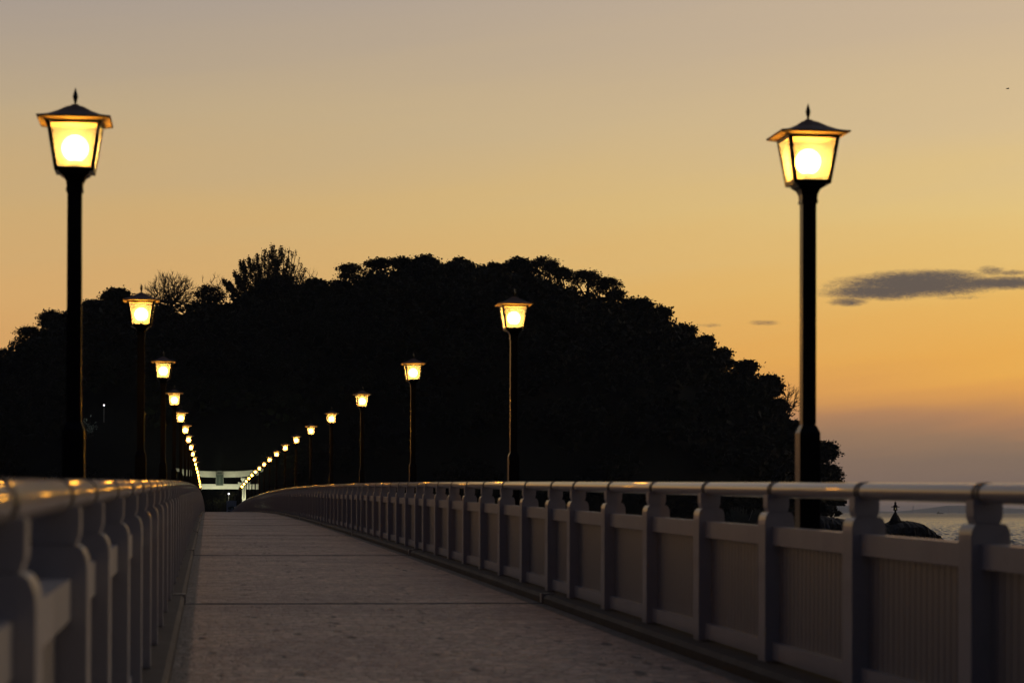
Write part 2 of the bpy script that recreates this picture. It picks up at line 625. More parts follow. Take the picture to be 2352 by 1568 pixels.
def collar_mesh(parent, mat):
    m = MB()
    cz = HR - TR
    for y0, r in ((-.055, TR + .004), (.012, TR + .004)):
        m.frust([[(r * math.cos(a), y0, cz + r * math.sin(a)) for a in np.arange(20) * math.pi / 10],
                 [(r * math.cos(a), y0 + .032, cz + r * math.sin(a)) for a in np.arange(20) * math.pi / 10]], True, False)
    return m.build('tube_collar', mat, parent)


def railing(xc, inner, joint0, label):
    root = tag(empty('railing', (xc, 0, 0)), label, 'railing', 'railings along both sides of the footbridge')
    g, b = .765, (16 - 1.53) / 7
    ts = []
    k = -1
    while True:
        j = joint0 + 16 * k
        for q in range(8):
            ts.append(j + g + b * q)
        k += 1
        if j > T1:
            break
    ts = [t for t in ts if T0 + .3 < t < T1]
    # handrail tube
    tube = []
    for i in range(int((T1 - T0) / 2) + 1):
        t = T0 + 2 * i
        z = deck_z(t) + KH + HR - TR
        tube.append([(TR * math.cos(a), t, z + TR * math.sin(a)) for a in np.arange(20) * math.pi / 10])
    MB().frust(tube, True, True).build('handrail', M['tube'], root)
    s = inner                                         # +1 when the walkway is on the +x side
    for nm, z0, z1 in (('upper_beam', .735, .85), ('lower_beam', .018, .125)):
        xa, xb = sorted((s * .048, s * -.03))
        sweep([(xa, KH + z0), (xb, KH + z0), (xb, KH + z1), (xa, KH + z1)], T0, T1, 1.).build(nm, M['rail'], root)
    proto_post = post_mesh(None, M['rail'])
    proto_col = collar_mesh(None, M['tube_dark'])
    pan = {True: slat_mesh(None, b, M['slat']), False: slat_mesh(None, 2 * g, M['slat'])}
    order = [t for t in ts if t > 2.2]
    used = set()
    first_p = first_c = True
    rest_p, rest_s = [], []
    for i, t in enumerate(ts):
        z = deck_z(t) + KH
        near = t in order[:100]
        slope = math.atan((deck_z(t + 1) - deck_z(t - 1)) / 2)
        if near:
            p = proto_post if first_p else proto_post.copy()
            if not first_p:
                C.objects.link(p)
            first_p = False
            p.parent = root
            p.location = (0, t, z)
            c = proto_col if first_c else proto_col.copy()
            if not first_c:
                C.objects.link(c)
            first_c = False
            c.parent = p
        else:
            rest_p.append((t, z))
        if i + 1 < len(ts):
            ln = ts[i + 1] - t
            lng = ln > 1.8
            tm = t + ln / 2
            zm = deck_z(tm) + KH
            if near:
                o = pan[lng]
                if lng in used:
                    o = o.copy()
                    C.objects.link(o)
                used.add(lng)
                o.parent = root
                o.location = (-s * .012, tm, zm)
                o.rotation_euler = (slope, 0, 0)
            else:
                rest_s.append((tm, zm, lng))
    # everything past the hundredth post, mostly hidden behind the crest
    for lst, nm, mt in ((rest_p, 'far_posts', M['rail']), (rest_s, 'far_slat_panels', M['slat'])):
        vs, fs, k = [], [], 0
        for e in lst:
            src = proto_post.data if nm == 'far_posts' else pan[e[2]].data
            co = np.empty(len(src.vertices) * 3, np.float32)
            src.vertices.foreach_get('co', co)
            co = co.reshape(-1, 3) + np.array((0, e[0], e[1]))
            vs += co.tolist()
            fs += [tuple(k + v for v in p.vertices) for p in src.polygons]
            k += len(co)
        me = bpy.data.meshes.new(nm)
        me.from_pydata(vs, [], fs)
        me.materials.append(mt)
        o = bpy.data.objects.new(nm, me)
        C.objects.link(o)
        o.parent = root
        tag(o, kind='stuff')
    return root


railing(XL, 1, 7.8, 'grey metal railing along the left edge of the bridge, blurred close to the camera')
railing(XR, -1, 8.02, 'grey metal railing with slatted panels curving up along the right edge of the bridge')


# ------------------------------------------------------------------ lantern posts
def make_lamp(lit=True):
    root = empty('street_lamp')
    MB().sq([(.0715, -.35), (.0715, 1.60), (.0475, 1.655)]).build('base_shaft', M['iron'], root, .004)
    MB().sq([(.0475, 1.656), (.0475, 3.17)]).build('pole', M['iron'], root, .004)
    MB().sq([(.056, 3.165), (.056, 3.185), (.052, 3.19), (.055, 3.225), (.068, 3.255), (.088, 3.272), (.098, 3.276), (.098, 3.288), (.128, 3.291), (.131, 3.305)]).build('collar', M['iron'], root)
    fr = MB()
    zb, zt, hb, ht, bw = 3.305, 3.612, .131, .178, .025
    for sx in (-1, 1):
        for sy in (-1, 1):
            def ring(h, z):
                x0, x1 = sorted((sx * h, sx * (h - bw)))
                y0, y1 = sorted((sy * h, sy * (h - bw)))
                return [(x0, y0, z), (x1, y0, z), (x1, y1, z), (x0, y1, z)]
            fr.frust([ring(hb, zb), ring(ht, zt)])
    for i in range(4):
        a = i * math.pi / 2
        ca, sa = math.cos(a), math.sin(a)

        def bar(h0, z0, h1, z1, wd):
            q = [(-h0 + bw + .001, -h0, z0), (h0 - bw - .001, -h0, z0), (h0 - bw - .001, -h0 + wd, z0), (-h0 + bw + .001, -h0 + wd, z0)]
            r = [(-h1 + bw + .001, -h1, z1), (h1 - bw - .001, -h1, z1), (h1 - bw - .001, -h1 + wd, z1), (-h1 + bw + .001, -h1 + wd, z1)]
            rot = [[(x * ca - y * sa, x * sa + y * ca, z) for x, y, z in p] for p in (q, r)]
            fr.frust(rot)
        bar(hb, zb, hb + .0018, zb + .012, .014)
        bar(ht - .0025, zt - .016, ht, zt, .014)
    fr.build('lantern_frame', M['iron'], root)
    for i in range(4):
        a = i * math.pi / 2
        ca, sa = math.cos(a), math.sin(a)
        z0, z1 = zb + .012, zt - .016
        h0 = hb + .0018 - .007
        h1 = ht - .0025 - .007
        n = 6
        vs, fs = [], []
        for r in range(n + 1):
            for c in range(n + 1):
                f = r / n
                h = h0 + (h1 - h0) * f
                x = (-1 + 2 * c / n) * (h - .012)
                y = -h
                vs.append((x * ca - y * sa, x * sa + y * ca, z0 + (z1 - z0) * f))
        for r in range(n):
            for c in range(n):
                q = r * (n + 1) + c
                fs.append((q, q + 1, q + n + 2, q + n + 1))
        MB().add(vs, fs).build('glass_pane', M['pane'], root)
    # roof: hipped, sweeping out to thin eaves
    zr = 3.628
    rf = MB().sq([(.237, zr), (.238, zr + .010), (.215, zr + .014), (.165, zr + .028), (.11, zr + .056), (.055, zr + .092), (.026, zr + .104), (.02, zr + .112)])
    rf.build('roof', M['roof'], root)
    MB().sq([(.232, zr - .002), (.19, zt + .003), (.19, zt + .001)], caps=True).build('soffit', M['soffit'], root)
    MB().lathe([(.008, zr + .11), (.008, zr + .125), (.018, zr + .165), (.012, zr + .19), (.001, zr + .225)], 8, sm=False).build('finial', M['iron'], root)
    bm = bmesh.new()
    bmesh.ops.create_uvsphere(bm, u_segments=16, v_segments=10, radius=.088)
    for f in bm.faces:
        f.smooth = True
    me = bpy.data.meshes.new('globe')
    bm.to_mesh(me)
    bm.free()
    me.materials.append(M['globe'] if lit else M['globe_off'])
    gl = bpy.data.objects.new('globe', me)
    C.objects.link(gl)
    gl.parent = root
    gl.location = (0, 0, 3.452)
    MB().lathe([(.04, 3.306), (.04, 3.34), (.03, 3.375)], 12).build('lamp_socket', M['iron'], root)
    return root


ORD = ['first', 'second', 'third', 'fourth', 'fifth', 'sixth', 'seventh', 'eighth', 'ninth', 'tenth', 'eleventh', 'twelfth', 'thirteenth', 'fourteenth', 'fifteenth', 'sixteenth', 'seventeenth', 'eighteenth']
lit_lamp, dark_lamp = make_lamp(True), make_lamp(False)
for side, X in (('left', -.873), ('right', 4.066)):
    for i in range(19):
        lit = i < 18
        proto = lit_lamp if lit else dark_lamp
        firstone = side == 'left' and i in (0, 18)
        o = proto if firstone else copy_tree(proto)
        t = 16.125 + 16 * i
        o.location = (X, t, deck_z(t) - (.055 if side == 'left' else .042) * (1 if i < 5 else .6))
        side_w = 'left' if side == 'left' else 'right'
        if i == 0:
            lab = ('tallest glowing lantern lamp post at the left, its head against plain sky' if side == 'left'
                   else 'tallest glowing lantern lamp post at the right, between the hill and the cloud')
        elif lit:
            lab = f'glowing square lantern on dark post, {ORD[i]} lamp from the camera along {side_w} railing'
        else:
            lab = f'unlit brownish lantern just past the last glowing lamp of the {side_w} row'
        pass
        tag(o, lab, 'street lamp', 'lantern lamp posts lining the bridge')

# ------------------------------------------------------------------ the island
rng = np.random.default_rng(7)
DI = 470.
MASS = [(-700, 1230), (-500, 1150), (-300, 1060), (-150, 960), (-60, 880), (0, 832), (40, 800), (100, 757), (150, 727), (190, 706), (230, 692), (270, 696), (320, 700), (350, 702), (420, 702), (460, 705),
        (520, 700), (560, 680), (620, 668), (690, 664), (760, 660), (800, 652), (850, 630), (900, 622), (950, 610), (1000, 610), (1080, 615), (1110, 620), (1150, 615), (1200, 622),
        (1230, 640), (1280, 664), (1340, 678), (1400, 696), (1450, 708), (1500, 722), (1540, 745), (1600, 785), (1650, 822), (1700, 850), (1750, 892), (1790, 940), (1830, 990),
        (1870, 1045), (1895, 1110), (1905, 1190), (1912, 1236)]
mp = [W(a, b, DI) for a, b in MASS]
MX, MZ = np.array([p.x for p in mp]), np.array([p.z for p in mp])


def ridge_top(x):
    return np.interp(x, MX, MZ, left=-2, right=-2)


def shape(x, t):
    """tree-top height of the island at a point"""
    r = ridge_top(x * np.where(t < DI, DI / t, 1.))
    hd = 16 + 50 * np.sqrt(np.clip(r, 0, 50) / 45)
    q = np.clip(1 - ((t - DI) / hd) ** 2, 0, 1)
    return r * q ** .5


def apron(x, t):
    d = np.hypot((x - 2) / 26, (t - 398) / 20)
    return 3.3 * np.clip(1.6 - d * 1.2, 0, 1)


gx = np.arange(-135, 125, 2.5)
gt = np.arange(374, 560, 3.)
GX, GT = np.meshgrid(gx, gt)
GZ = np.maximum(shape(GX, GT) - 6.5, -1.5)
jit = rng.normal(0, .35, GX.shape)
GZ = np.maximum(GZ + np.where(GZ > 0, jit, 0), apron(GX, GT) - .4)
gv = np.stack([GX, GT, GZ], -1).reshape(-1, 3)
nx_ = len(gx)
gi = np.arange(len(gt) - 1)[:, None] * nx_ + np.arange(nx_ - 1)[None]
gf = np.stack([gi, gi + 1, gi + nx_ + 1, gi + nx_], -1).reshape(-1, 4)
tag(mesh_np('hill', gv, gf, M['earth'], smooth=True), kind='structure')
# paved ground in front of the gate
ap = MB()
ap.lathe([(12.5, 2.2), (12.0, 3.38), (.5, 3.40)], 40, cx=1.6, cy=395)
tag(ap.build('ground', M['sand']), kind='structure')


def leaf_quads(cent, size, flat=.6, rnd=rng):
    """one bent leaf-clump face per centre"""
    n = len(cent)
    d1 = rnd.normal(size=(n, 3))
    d1[:, 2] *= flat
    d1 /= np.linalg.norm(d1, axis=1)[:, None]
    d2 = rnd.normal(size=(n, 3))
    d2 -= (d2 * d1).sum(1)[:, None] * d1
    d2 /= np.linalg.norm(d2, axis=1)[:, None]
    s = size * rnd.uniform(.6, 1.4, (n, 1))
    a, b = d1 * s, d2 * s * rnd.uniform(.45, .9, (n, 1))
    v = np.stack([cent - a, cent - b, cent + a, cent + b], 1)
    return v.reshape(-1, 3)


def quads(n):
    return np.arange(n * 4).reshape(-1, 4)


# woods: crowns packed over the slope
verts = []
cx_list = []
xs = np.arange(-88, 126, 5.0)
for t in np.arange(402, 486, 6.5):
    for x in xs:
        x1 = x + rng.uniform(-2.2, 2.2)
        t1 = t + rng.uniform(-2.5, 2.5)
        top = float(shape(x1, t1))
        if top < 4.5 or float(ridge_top(x1)) < 6:
            continue
        if (abs(x1 - 1.6) < 13 and t1 < 414) or (abs(x1 + 18) < 7 and t1 < 421 and top > 14):
            continue
        cx_list.append((x1, t1, top - .9 + rng.uniform(-1.2, .8), rng.uniform(3.2, 5.4)))
crown_dir = []
for x1, t1, top, r in cx_list:
    nsub = rng.integers(9, 14)
    # sub-clumps spread over an uneven dome
    ph = rng.uniform(0, 2 * np.pi, nsub)
    th = np.arccos(rng.uniform(-.1, 1, nsub))
    cc = np.stack([np.sin(th) * np.cos(ph) * r, np.sin(th) * np.sin(ph) * r, np.cos(th) * r * .62 - r * .55], 1) * rng.uniform(.75, 1.05, (nsub, 1))
    ridge_row = abs(t1 - DI) < 9
    per = 46 if ridge_row or t1 < 440 else 26
    gate = abs(x1) < 32 and t1 < 440
    if gate:
        per = 90
    sz = .2 if gate else .32 if ridge_row else .5
    for c in cc:
        g = rng.normal(size=(per, 3))
        g /= np.linalg.norm(g, axis=1)[:, None]
        g *= rng.uniform(.55, 1.05, (per, 1)) * np.array([1.5, 1.5, .85]) * (r / 4.3)
        verts.append(leaf_quads(np.array([x1, t1, top]) + c + g, sz))
    # inner fill so the crown is not see-through at its heart
    g = np.clip(rng.normal(size=(60, 3)), -1.6, 1.6) * np.array([r * .45, r * .45, r * .3])
    verts.append(leaf_quads(np.array([x1, t1, top - r * .75]) + g, .9))
allv = np.concatenate(verts)
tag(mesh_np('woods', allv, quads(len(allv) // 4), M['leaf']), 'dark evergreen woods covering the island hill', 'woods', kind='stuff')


def seg_mesh(segs, k=4):
    """tapered prisms from (p0, p1, r0, r1)"""
    vs, fs = [], []
    for p0, p1, r0, r1 in segs:
        p0, p1 = Vector(p0), Vector(p1)
        d = (p1 - p0)
        if d.length < 1e-4:
            continue
        d.normalize()
        a = d.cross(Vector((.3, .9, .2)))
        a.normalize()
        b = d.cross(a)
        o = len(vs)
        for p, r in ((p0, r0), (p1, r1)):
            for i in range(k):
                an = 2 * math.pi * i / k
                vs.append(tuple(p + a * (r * math.cos(an)) + b * (r * math.sin(an))))
        for i in range(k):
            fs.append((o + i, o + (i + 1) % k, o + k + (i + 1) % k, o + k + i))
    return vs, fs


def limb(rnd, p0, p1, r0, r1, segs, n=4, sag=.12):
    """crooked limb as several segments"""
    p0, p1 = Vector(p0), Vector(p1)
    L = (p1 - p0).length
    prev, pr = p0, r0
    for i in range(1, n + 1):
        f = i / n
        q = p0.lerp(p1, f)
        if i < n:
            q += Vector((rnd.uniform(-1, 1), rnd.uniform(-1, 1), rnd.uniform(-.4, .8))) * L * sag * .6
        r = r0 + (r1 - r0) * f
        segs.append((prev, q, pr, r))
        prev, pr = q, r
    return prev


def tree_obj(name, loc, segs, leaves, leafmat, label, cat='tree', group=None):
    root = tag(empty(name, loc), label, cat, group)
    vs, fs = seg_mesh(segs)
    mesh_np('trunk', vs, fs, M['bark'], root)
    if leaves is not None and len(leaves):
        mesh_np('crown', leaves, quads(len(leaves) // 4), leafmat, root)
    return root


def umbrella(px0, px1, top, label, h=9., lace=.5, t=DI, seed=0, mat='leaf', dz=1., name='evergreen_tree', group='trees along the hill skyline'):
    """spreading crown: a thick leafy cap with open branchwork below"""
    rnd = random.Random(seed)
    rg = np.random.default_rng(seed)
    pm = W((px0 + px1) / 2, top, t)
    rx = abs(W(px1, top, t).x - W(px0, top, t).x) / 2
    h = max(h, 1)
    base = Vector((pm.x, pm.y, pm.z - h - 2))
    H = h + 2
    segs, lv = [], []
    rz = min(rx * .62, h * .62) * dz
    n = int(30 + 7 * rx)
    forks = []
    fork = limb(rnd, (0, 0, 0), (rnd.uniform(-.6, .6), rnd.uniform(-.5, .5), H * .42), .32, .24, segs, 3, .04)
    for i in range(4 + int(rx / 2)):
        a = rnd.uniform(0, 2 * math.pi)
        rr = rnd.uniform(.35, .7)
        forks.append(limb(rnd, fork, (math.cos(a) * rx * rr, math.sin(a) * rx * .6 * rr, H - rz * rnd.uniform(.7, 1.3)), .2, .11, segs, 4, .1))
    for i in range(n):
        a = rnd.uniform(0, 2 * math.pi)
        q = math.sqrt(rnd.random())
        cxx, cyy = math.cos(a) * rx * q * .9, math.sin(a) * rx * .8 * q
        cz = H - rz + rz * math.sqrt(max(0, 1 - q * q)) * rnd.uniform(.78, 1.) - .35
        if rnd.random() < .42:
            cz -= rnd.uniform(.3, 1.25) * rz
        c = Vector((cxx, cyy, cz))
        f = min(forks, key=lambda p: (p - c).length)
        e = limb(rnd, f, c, .09, .04, segs, 3, .12)
        for _ in range(7):
            segs.append((e, e + Vector((rnd.uniform(-1, 1), rnd.uniform(-1, 1), rnd.uniform(-.2, .8))) * .9, .04, .02))
        m = int(54 * (1.25 - lace))
        g = rg.normal(size=(m, 3)) * np.array([.62, .62, .30])
        lv.append(leaf_quads(np.array(c) + g, .2, .6, rg))
    return tree_obj(name, base, segs, np.concatenate(lv), M[mat], label, 'tree', group)


def dome(px0, px1, top, label, seed=0, t=DI, hh=1., mat='leaf', name='evergreen_tree', group='trees along the hill skyline', low=None):
    """dense rounded crown made of many clumps"""
    rnd = random.Random(seed)
    rg = np.random.default_rng(seed)
    pm = W((px0 + px1) / 2, top, t)
    rx = abs(W(px1, top, t).x - W(px0, top, t).x) / 2
    rz = rx * .78 * hh
    H = rz * 1.5 + 3
    base = Vector((pm.x, pm.y, pm.z - H))
    segs, lv = [], []
    fork = limb(rnd, (0, 0, 0), (0, 0, H * .45), .35, .25, segs, 3, .03)
    n = int(20 + 10 * rx * hh)
    for i in range(n):
        v = rg.normal(size=3)
        v /= np.linalg.norm(v)
        if v[2] < -.75:
            v[2] *= -1
        c = np.array([v[0] * rx, v[1] * rx * .8, H - rz + v[2] * rz]) - np.array([v[0], v[1], v[2]]) * rnd.uniform(.45, .75)
        limb(rnd, fork, tuple(c), .12, .04, segs, 3, .08)
        g = rg.normal(size=(60, 3)) * np.array([.65, .65, .40])
        lv.append(leaf_quads(c + g, .27, .7, rg))
    g = np.clip(rg.normal(size=(int(30 * rx), 3)), -1.5, 1.5) * np.array([rx * .38, rx * .3, rz * .42]) + np.array([0, 0, H - rz * 1.15])
    lv.append(leaf_quads(g, .8, .7, rg))
    return tree_obj(name, base, segs, np.concatenate(lv), M[mat], label, 'tree', group)


def bare(px0, px1, top, label, seed=0, t=DI, h=8., n=170, lean=0, name='bare_tree', thick=1., low=.15, drop=0.):
    """leafless tree: twig ends spread through a rounded crown, each joined to the nearest branch below it"""
    rnd = random.Random(seed)
    pm = W((px0 + px1) / 2, top, t)
    rx = abs(W(px1, top, t).x - W(px0, top, t).x) / 2
    base = Vector((pm.x - lean, pm.y, pm.z - h))
    tg = []
    for i in range(n):
        a, e = rnd.uniform(0, 2 * math.pi), math.asin(rnd.uniform(-.15, 1))
        q = rnd.random() ** .45 * rnd.uniform(.86, 1.04)
        tg.append(Vector((lean + rx * q * math.cos(e) * math.cos(a), rx * .7 * q * math.cos(e) * math.sin(a), h * low + h * (1 - low) * (.12 + .88 * q * max(math.sin(e), -.1)) - drop * q)))
    root = Vector((0, 0, 0))
    nodes = [(root, -1), (Vector((lean * .15, 0, h * .12)), 0)]
    tg.sort(key=lambda p: (p - nodes[1][0]).length)
    for p in tg:
        j = min(range(1, len(nodes)), key=lambda k: (nodes[k][0] - p).length + .25 * abs((nodes[k][0] - nodes[1][0]).length - .55 * (p - nodes[1][0]).length))
        a = nodes[j][0]
        m = a.lerp(p, .5) + Vector((rnd.uniform(-1, 1), rnd.uniform(-1, 1), rnd.uniform(-.6, .4))) * (p - a).length * .14
        nodes.append((m, j))
        nodes.append((p, len(nodes) - 1))
    cnt = [1] * len(nodes)
    for k in range(len(nodes) - 1, 0, -1):
        cnt[nodes[k][1]] += cnt[k]
    segs = []
    for k in range(1, len(nodes)):
        p, j = nodes[k]
        segs.append((nodes[j][0], p, min(.018 * thick * cnt[j] ** .5, .3), min(.018 * thick * cnt[k] ** .5, .28)))
    for p in tg:                                   # fine twigs at every end
        for _ in range(4):
            d = (p - nodes[1][0]).normalized() + Vector((rnd.uniform(-1, 1), rnd.uniform(-1, 1), rnd.uniform(-.6, .9))) * .7
            segs.append((p, p + d * rnd.uniform(.35, .8), .02 * thick, .012 * thick))
    segs.append((Vector((0, 0, -2)), Vector((0, 0, 0)), .3, .28))
    return tree_obj(name, base, segs, None, None, label, 'tree', 'bare trees on the hill skyline')


# left slope
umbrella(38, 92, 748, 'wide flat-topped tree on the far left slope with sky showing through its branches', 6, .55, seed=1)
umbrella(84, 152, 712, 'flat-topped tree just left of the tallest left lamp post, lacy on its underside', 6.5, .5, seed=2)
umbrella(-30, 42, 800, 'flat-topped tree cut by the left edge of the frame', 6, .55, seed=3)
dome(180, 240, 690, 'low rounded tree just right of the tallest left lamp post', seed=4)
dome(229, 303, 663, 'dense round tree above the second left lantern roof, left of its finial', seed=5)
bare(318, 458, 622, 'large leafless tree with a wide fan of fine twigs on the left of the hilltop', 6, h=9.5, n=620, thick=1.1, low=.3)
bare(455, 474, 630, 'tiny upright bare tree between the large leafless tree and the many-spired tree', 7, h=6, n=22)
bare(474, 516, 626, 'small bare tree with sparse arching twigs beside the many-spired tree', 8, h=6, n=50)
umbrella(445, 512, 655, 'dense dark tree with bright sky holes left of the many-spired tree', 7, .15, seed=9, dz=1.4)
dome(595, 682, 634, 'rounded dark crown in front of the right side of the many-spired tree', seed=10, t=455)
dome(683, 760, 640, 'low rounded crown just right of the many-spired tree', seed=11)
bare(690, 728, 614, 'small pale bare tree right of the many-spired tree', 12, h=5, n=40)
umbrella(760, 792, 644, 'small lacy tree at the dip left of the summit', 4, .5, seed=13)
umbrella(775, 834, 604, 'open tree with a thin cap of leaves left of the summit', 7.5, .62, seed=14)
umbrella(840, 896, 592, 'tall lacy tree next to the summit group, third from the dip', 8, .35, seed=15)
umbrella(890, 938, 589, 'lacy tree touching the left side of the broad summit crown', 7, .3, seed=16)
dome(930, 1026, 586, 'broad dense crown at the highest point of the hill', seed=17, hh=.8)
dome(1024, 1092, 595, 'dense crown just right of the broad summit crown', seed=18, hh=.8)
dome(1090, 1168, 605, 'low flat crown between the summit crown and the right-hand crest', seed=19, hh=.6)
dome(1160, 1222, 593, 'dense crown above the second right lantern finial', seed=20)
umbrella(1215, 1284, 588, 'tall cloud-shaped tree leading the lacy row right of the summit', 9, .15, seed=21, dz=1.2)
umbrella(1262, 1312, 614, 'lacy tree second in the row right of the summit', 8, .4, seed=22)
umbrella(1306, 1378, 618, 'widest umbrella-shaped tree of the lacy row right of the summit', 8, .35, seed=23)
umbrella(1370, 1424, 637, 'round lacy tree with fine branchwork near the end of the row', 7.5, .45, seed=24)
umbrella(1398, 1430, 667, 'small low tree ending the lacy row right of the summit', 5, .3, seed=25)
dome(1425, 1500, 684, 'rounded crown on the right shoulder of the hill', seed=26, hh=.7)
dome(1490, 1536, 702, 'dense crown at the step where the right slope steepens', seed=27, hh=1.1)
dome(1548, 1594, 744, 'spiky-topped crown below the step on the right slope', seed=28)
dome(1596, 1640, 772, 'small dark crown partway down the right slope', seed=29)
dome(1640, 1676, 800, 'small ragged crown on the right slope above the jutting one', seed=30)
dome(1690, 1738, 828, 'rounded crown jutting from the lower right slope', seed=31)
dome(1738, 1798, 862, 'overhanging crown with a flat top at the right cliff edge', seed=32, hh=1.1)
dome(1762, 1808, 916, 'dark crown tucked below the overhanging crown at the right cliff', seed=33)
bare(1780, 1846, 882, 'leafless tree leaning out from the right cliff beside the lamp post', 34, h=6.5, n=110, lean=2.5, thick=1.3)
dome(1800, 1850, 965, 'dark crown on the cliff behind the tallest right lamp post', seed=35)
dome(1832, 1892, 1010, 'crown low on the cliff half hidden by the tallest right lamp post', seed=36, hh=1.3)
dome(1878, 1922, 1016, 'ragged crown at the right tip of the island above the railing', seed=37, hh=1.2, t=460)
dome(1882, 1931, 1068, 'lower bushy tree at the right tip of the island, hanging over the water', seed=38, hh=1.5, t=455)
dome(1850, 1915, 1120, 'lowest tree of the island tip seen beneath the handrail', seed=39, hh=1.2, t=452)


# the many-spired tree
def spired():
    rnd = random.Random(50)
    rg = np.random.default_rng(50)
    top = W(610, 566, DI)
    h = 11.5
    base = Vector((top.x, top.y, top.z - h))
    k = 1 / (F / DI * 1.0)
    segs, lv = [], []
    # (px offset from 610, top y, leafy)
    sp = [(-98, 648, 1), (-84, 655, 1), (-74, 628, 1), (-60, 606, .9), (-52, 603, 1), (-40, 598, 1), (-30, 600, .8), (-22, 590, .9), (-12, 585, .4), (-4, 576, .9), (6, 582, .8), (14, 566, 1),
          (20, 578, .9), (30, 574, .6), (36, 568, .8), (44, 571, .5), (52, 575, .35), (60, 580, .6), (68, 578, .2), (76, 592, .2), (80, 608, .5), (90, 618, .5), (26, 600, .9), (-16, 612, .9), (48, 600, .9), (-64, 640, 1), (62, 612, .7)]
    for dxp, y, lf in sp:
        x = dxp * k
        z = h - (y - 566) * k
        yy = rnd.uniform(-2.2, 2.2)
        foot = Vector((x * .28, yy * .4, 1.0))
        mid = Vector((x * .82, yy, z * .55))
        n1 = limb(rnd, foot, mid, .16, .09, segs, 4, .04)
        n2 = limb(rnd, n1, (x, yy, z), .09, .02, segs, 4, .03)
        for i in range(22):
            f = i / 22
            p = mid.lerp(Vector((x, yy, z)), f)
            w_ = (1 - f) * .9 + .15
            q = p + Vector((rnd.uniform(-1, 1) * w_, rnd.uniform(-1, 1) * w_, rnd.uniform(.35, 1.1)))
            segs.append((p, q, .03, .012))
            if rnd.random() < lf:
                m = int(34 * lf)
                g = rg.normal(size=(m, 3)) * np.array([.20, .2, .30])
                lv.append(leaf_quads(np.array(p.lerp(q, .5)) + g, .15, 1.2, rg))
        for i in range(16):
            f = rnd.random()
            p = foot.lerp(mid, f)
            g = rg.normal(size=(26, 3)) * np.array([.55, .5, .5])
            if f > .25:
                lv.append(leaf_quads(np.array(p) + g, .2, 1, rg))
    segs.append((Vector((0, 0, -3)), Vector((0, 0, 1.2)), .5, .35))
    tree_obj('ginkgo_tree', base, segs, np.concatenate(lv), M['leaf2'], 'tall many-spired half-bare tree standing above the left of the hilltop', 'tree')


spired()


# pale reeds on the shore behind the right railing
def reeds(px0, px1, top, t, label, seed, lean=0.):
    rg = np.random.default_rng(seed)
    a, b = W(px0, top, t), W(px1, top, t)
    h = 4.5
    n = 520
    x = rg.uniform(a.x, b.x, n)
    y = t + rg.uniform(-1.5, 1.5, n)
    fall = 1 - .55 * (np.abs(x - (a.x + b.x) / 2) / ((b.x - a.x) / 2)) ** 2
    ht = h * fall * rg.uniform(.6, 1, n)
    z0 = a.z - h
    lx = rg.normal(0, .5, n) + lean
    wd = rg.uniform(.03, .06, n)
    v = np.stack([np.stack([x - wd, y, np.full(n, z0)], 1), np.stack([x + wd, y, np.full(n, z0)], 1),
                  np.stack([x + lx + wd * .5, y, z0 + ht], 1), np.stack([x + lx - wd * .5, y, z0 + ht], 1)], 1).reshape(-1, 3)
    root = tag(empty('reed_clump', (0, 0, 0)), label, 'reeds')
    root['group'] = 'reed clumps on the shore'
    mesh_np('stalks', v, quads(n), M['leafpale'], root)
    cc = np.stack([x + lx * .9, y, z0 + ht * rg.uniform(.3, 1, n)], 1)
    lv = leaf_quads(cc, .22, 1.4, rg)
    mesh_np('leaves', lv, quads(len(lv) // 4), M['leafpale'], root)


reeds(1672, 1718, 1160, 409, 'larger pale grey-green reed clump on the dark shore behind the right railing', 60)
reeds(1726, 1756, 1166, 409, 'smaller dim reed clump beside the tilted white stick on the shore', 61)
p0, p1 = W(1720, 1196, 406), W(1729, 1170, 406)
tag(MB().frust([[(p.x + .05 * math.cos(a), p.y + .05 * math.sin(a), p.z) for a in np.arange(6) * math.pi / 3] for p in (p0, p1)]).build('stick', M['pole']),
    'thin pale stick leaning among the reeds behind the right railing', 'stick')


# ------------------------------------------------------------------ shore rocks and stone lantern
def rock(pts, t, dep, label, seed, zb=-.6):
    """boulder with the given top outline (pixels), rounded to front and back"""
    rnd = random.Random(seed)
    top = []
    for i in range(len(pts) - 1):
        for k in range(5):
            f = k / 5
            top.append(W(pts[i][0] + (pts[i + 1][0] - pts[i][0]) * f, pts[i][1] + (pts[i + 1][1] - pts[i][1]) * f, t))
    top.append(W(*pts[-1], t))
    rows = []
    nr = 11
    for r in range(nr):
        a = math.pi * r / (nr - 1)
        rows.append([(p.x + rnd.uniform(-.25, .25), t - math.cos(a) * dep * (.8 + .2 * rnd.random()), zb + (p.z - zb) * math.sin(a) ** .55 + (rnd.uniform(-.16, .10) if 0 < r < nr - 1 else 0)) for p in top])
    n = len(top)
    vs = [q for r in rows for q in r]
    fs = [(r * n + i, r * n + i + 1, (r + 1) * n + i + 1, (r + 1) * n + i) for r in range(nr - 1) for i in range(n - 1)]
    return tag(MB().add(vs, fs).build('shore_rock', M['rock']), label, 'rock', 'dark rocks at the water by the island')


rock([(1860, 1184), (1890, 1184), (1905, 1187), (1925, 1190), (1944, 1193), (1947, 1199), (1952, 1210), (1958, 1232)], 415, 7, 'low flat dark rock ledge at the foot of the island tip', 1)
rock([(2008, 1236), (2018, 1215), (2030, 1202), (2042, 1198), (2060, 1195), (2075, 1195), (2090, 1197), (2105, 1200), (2117, 1206), (2122, 1212), (2130, 1217), (2140, 1228), (2148, 1237)], 405, 8,
     'large dark rock in the sea carrying the stone lantern', 2)


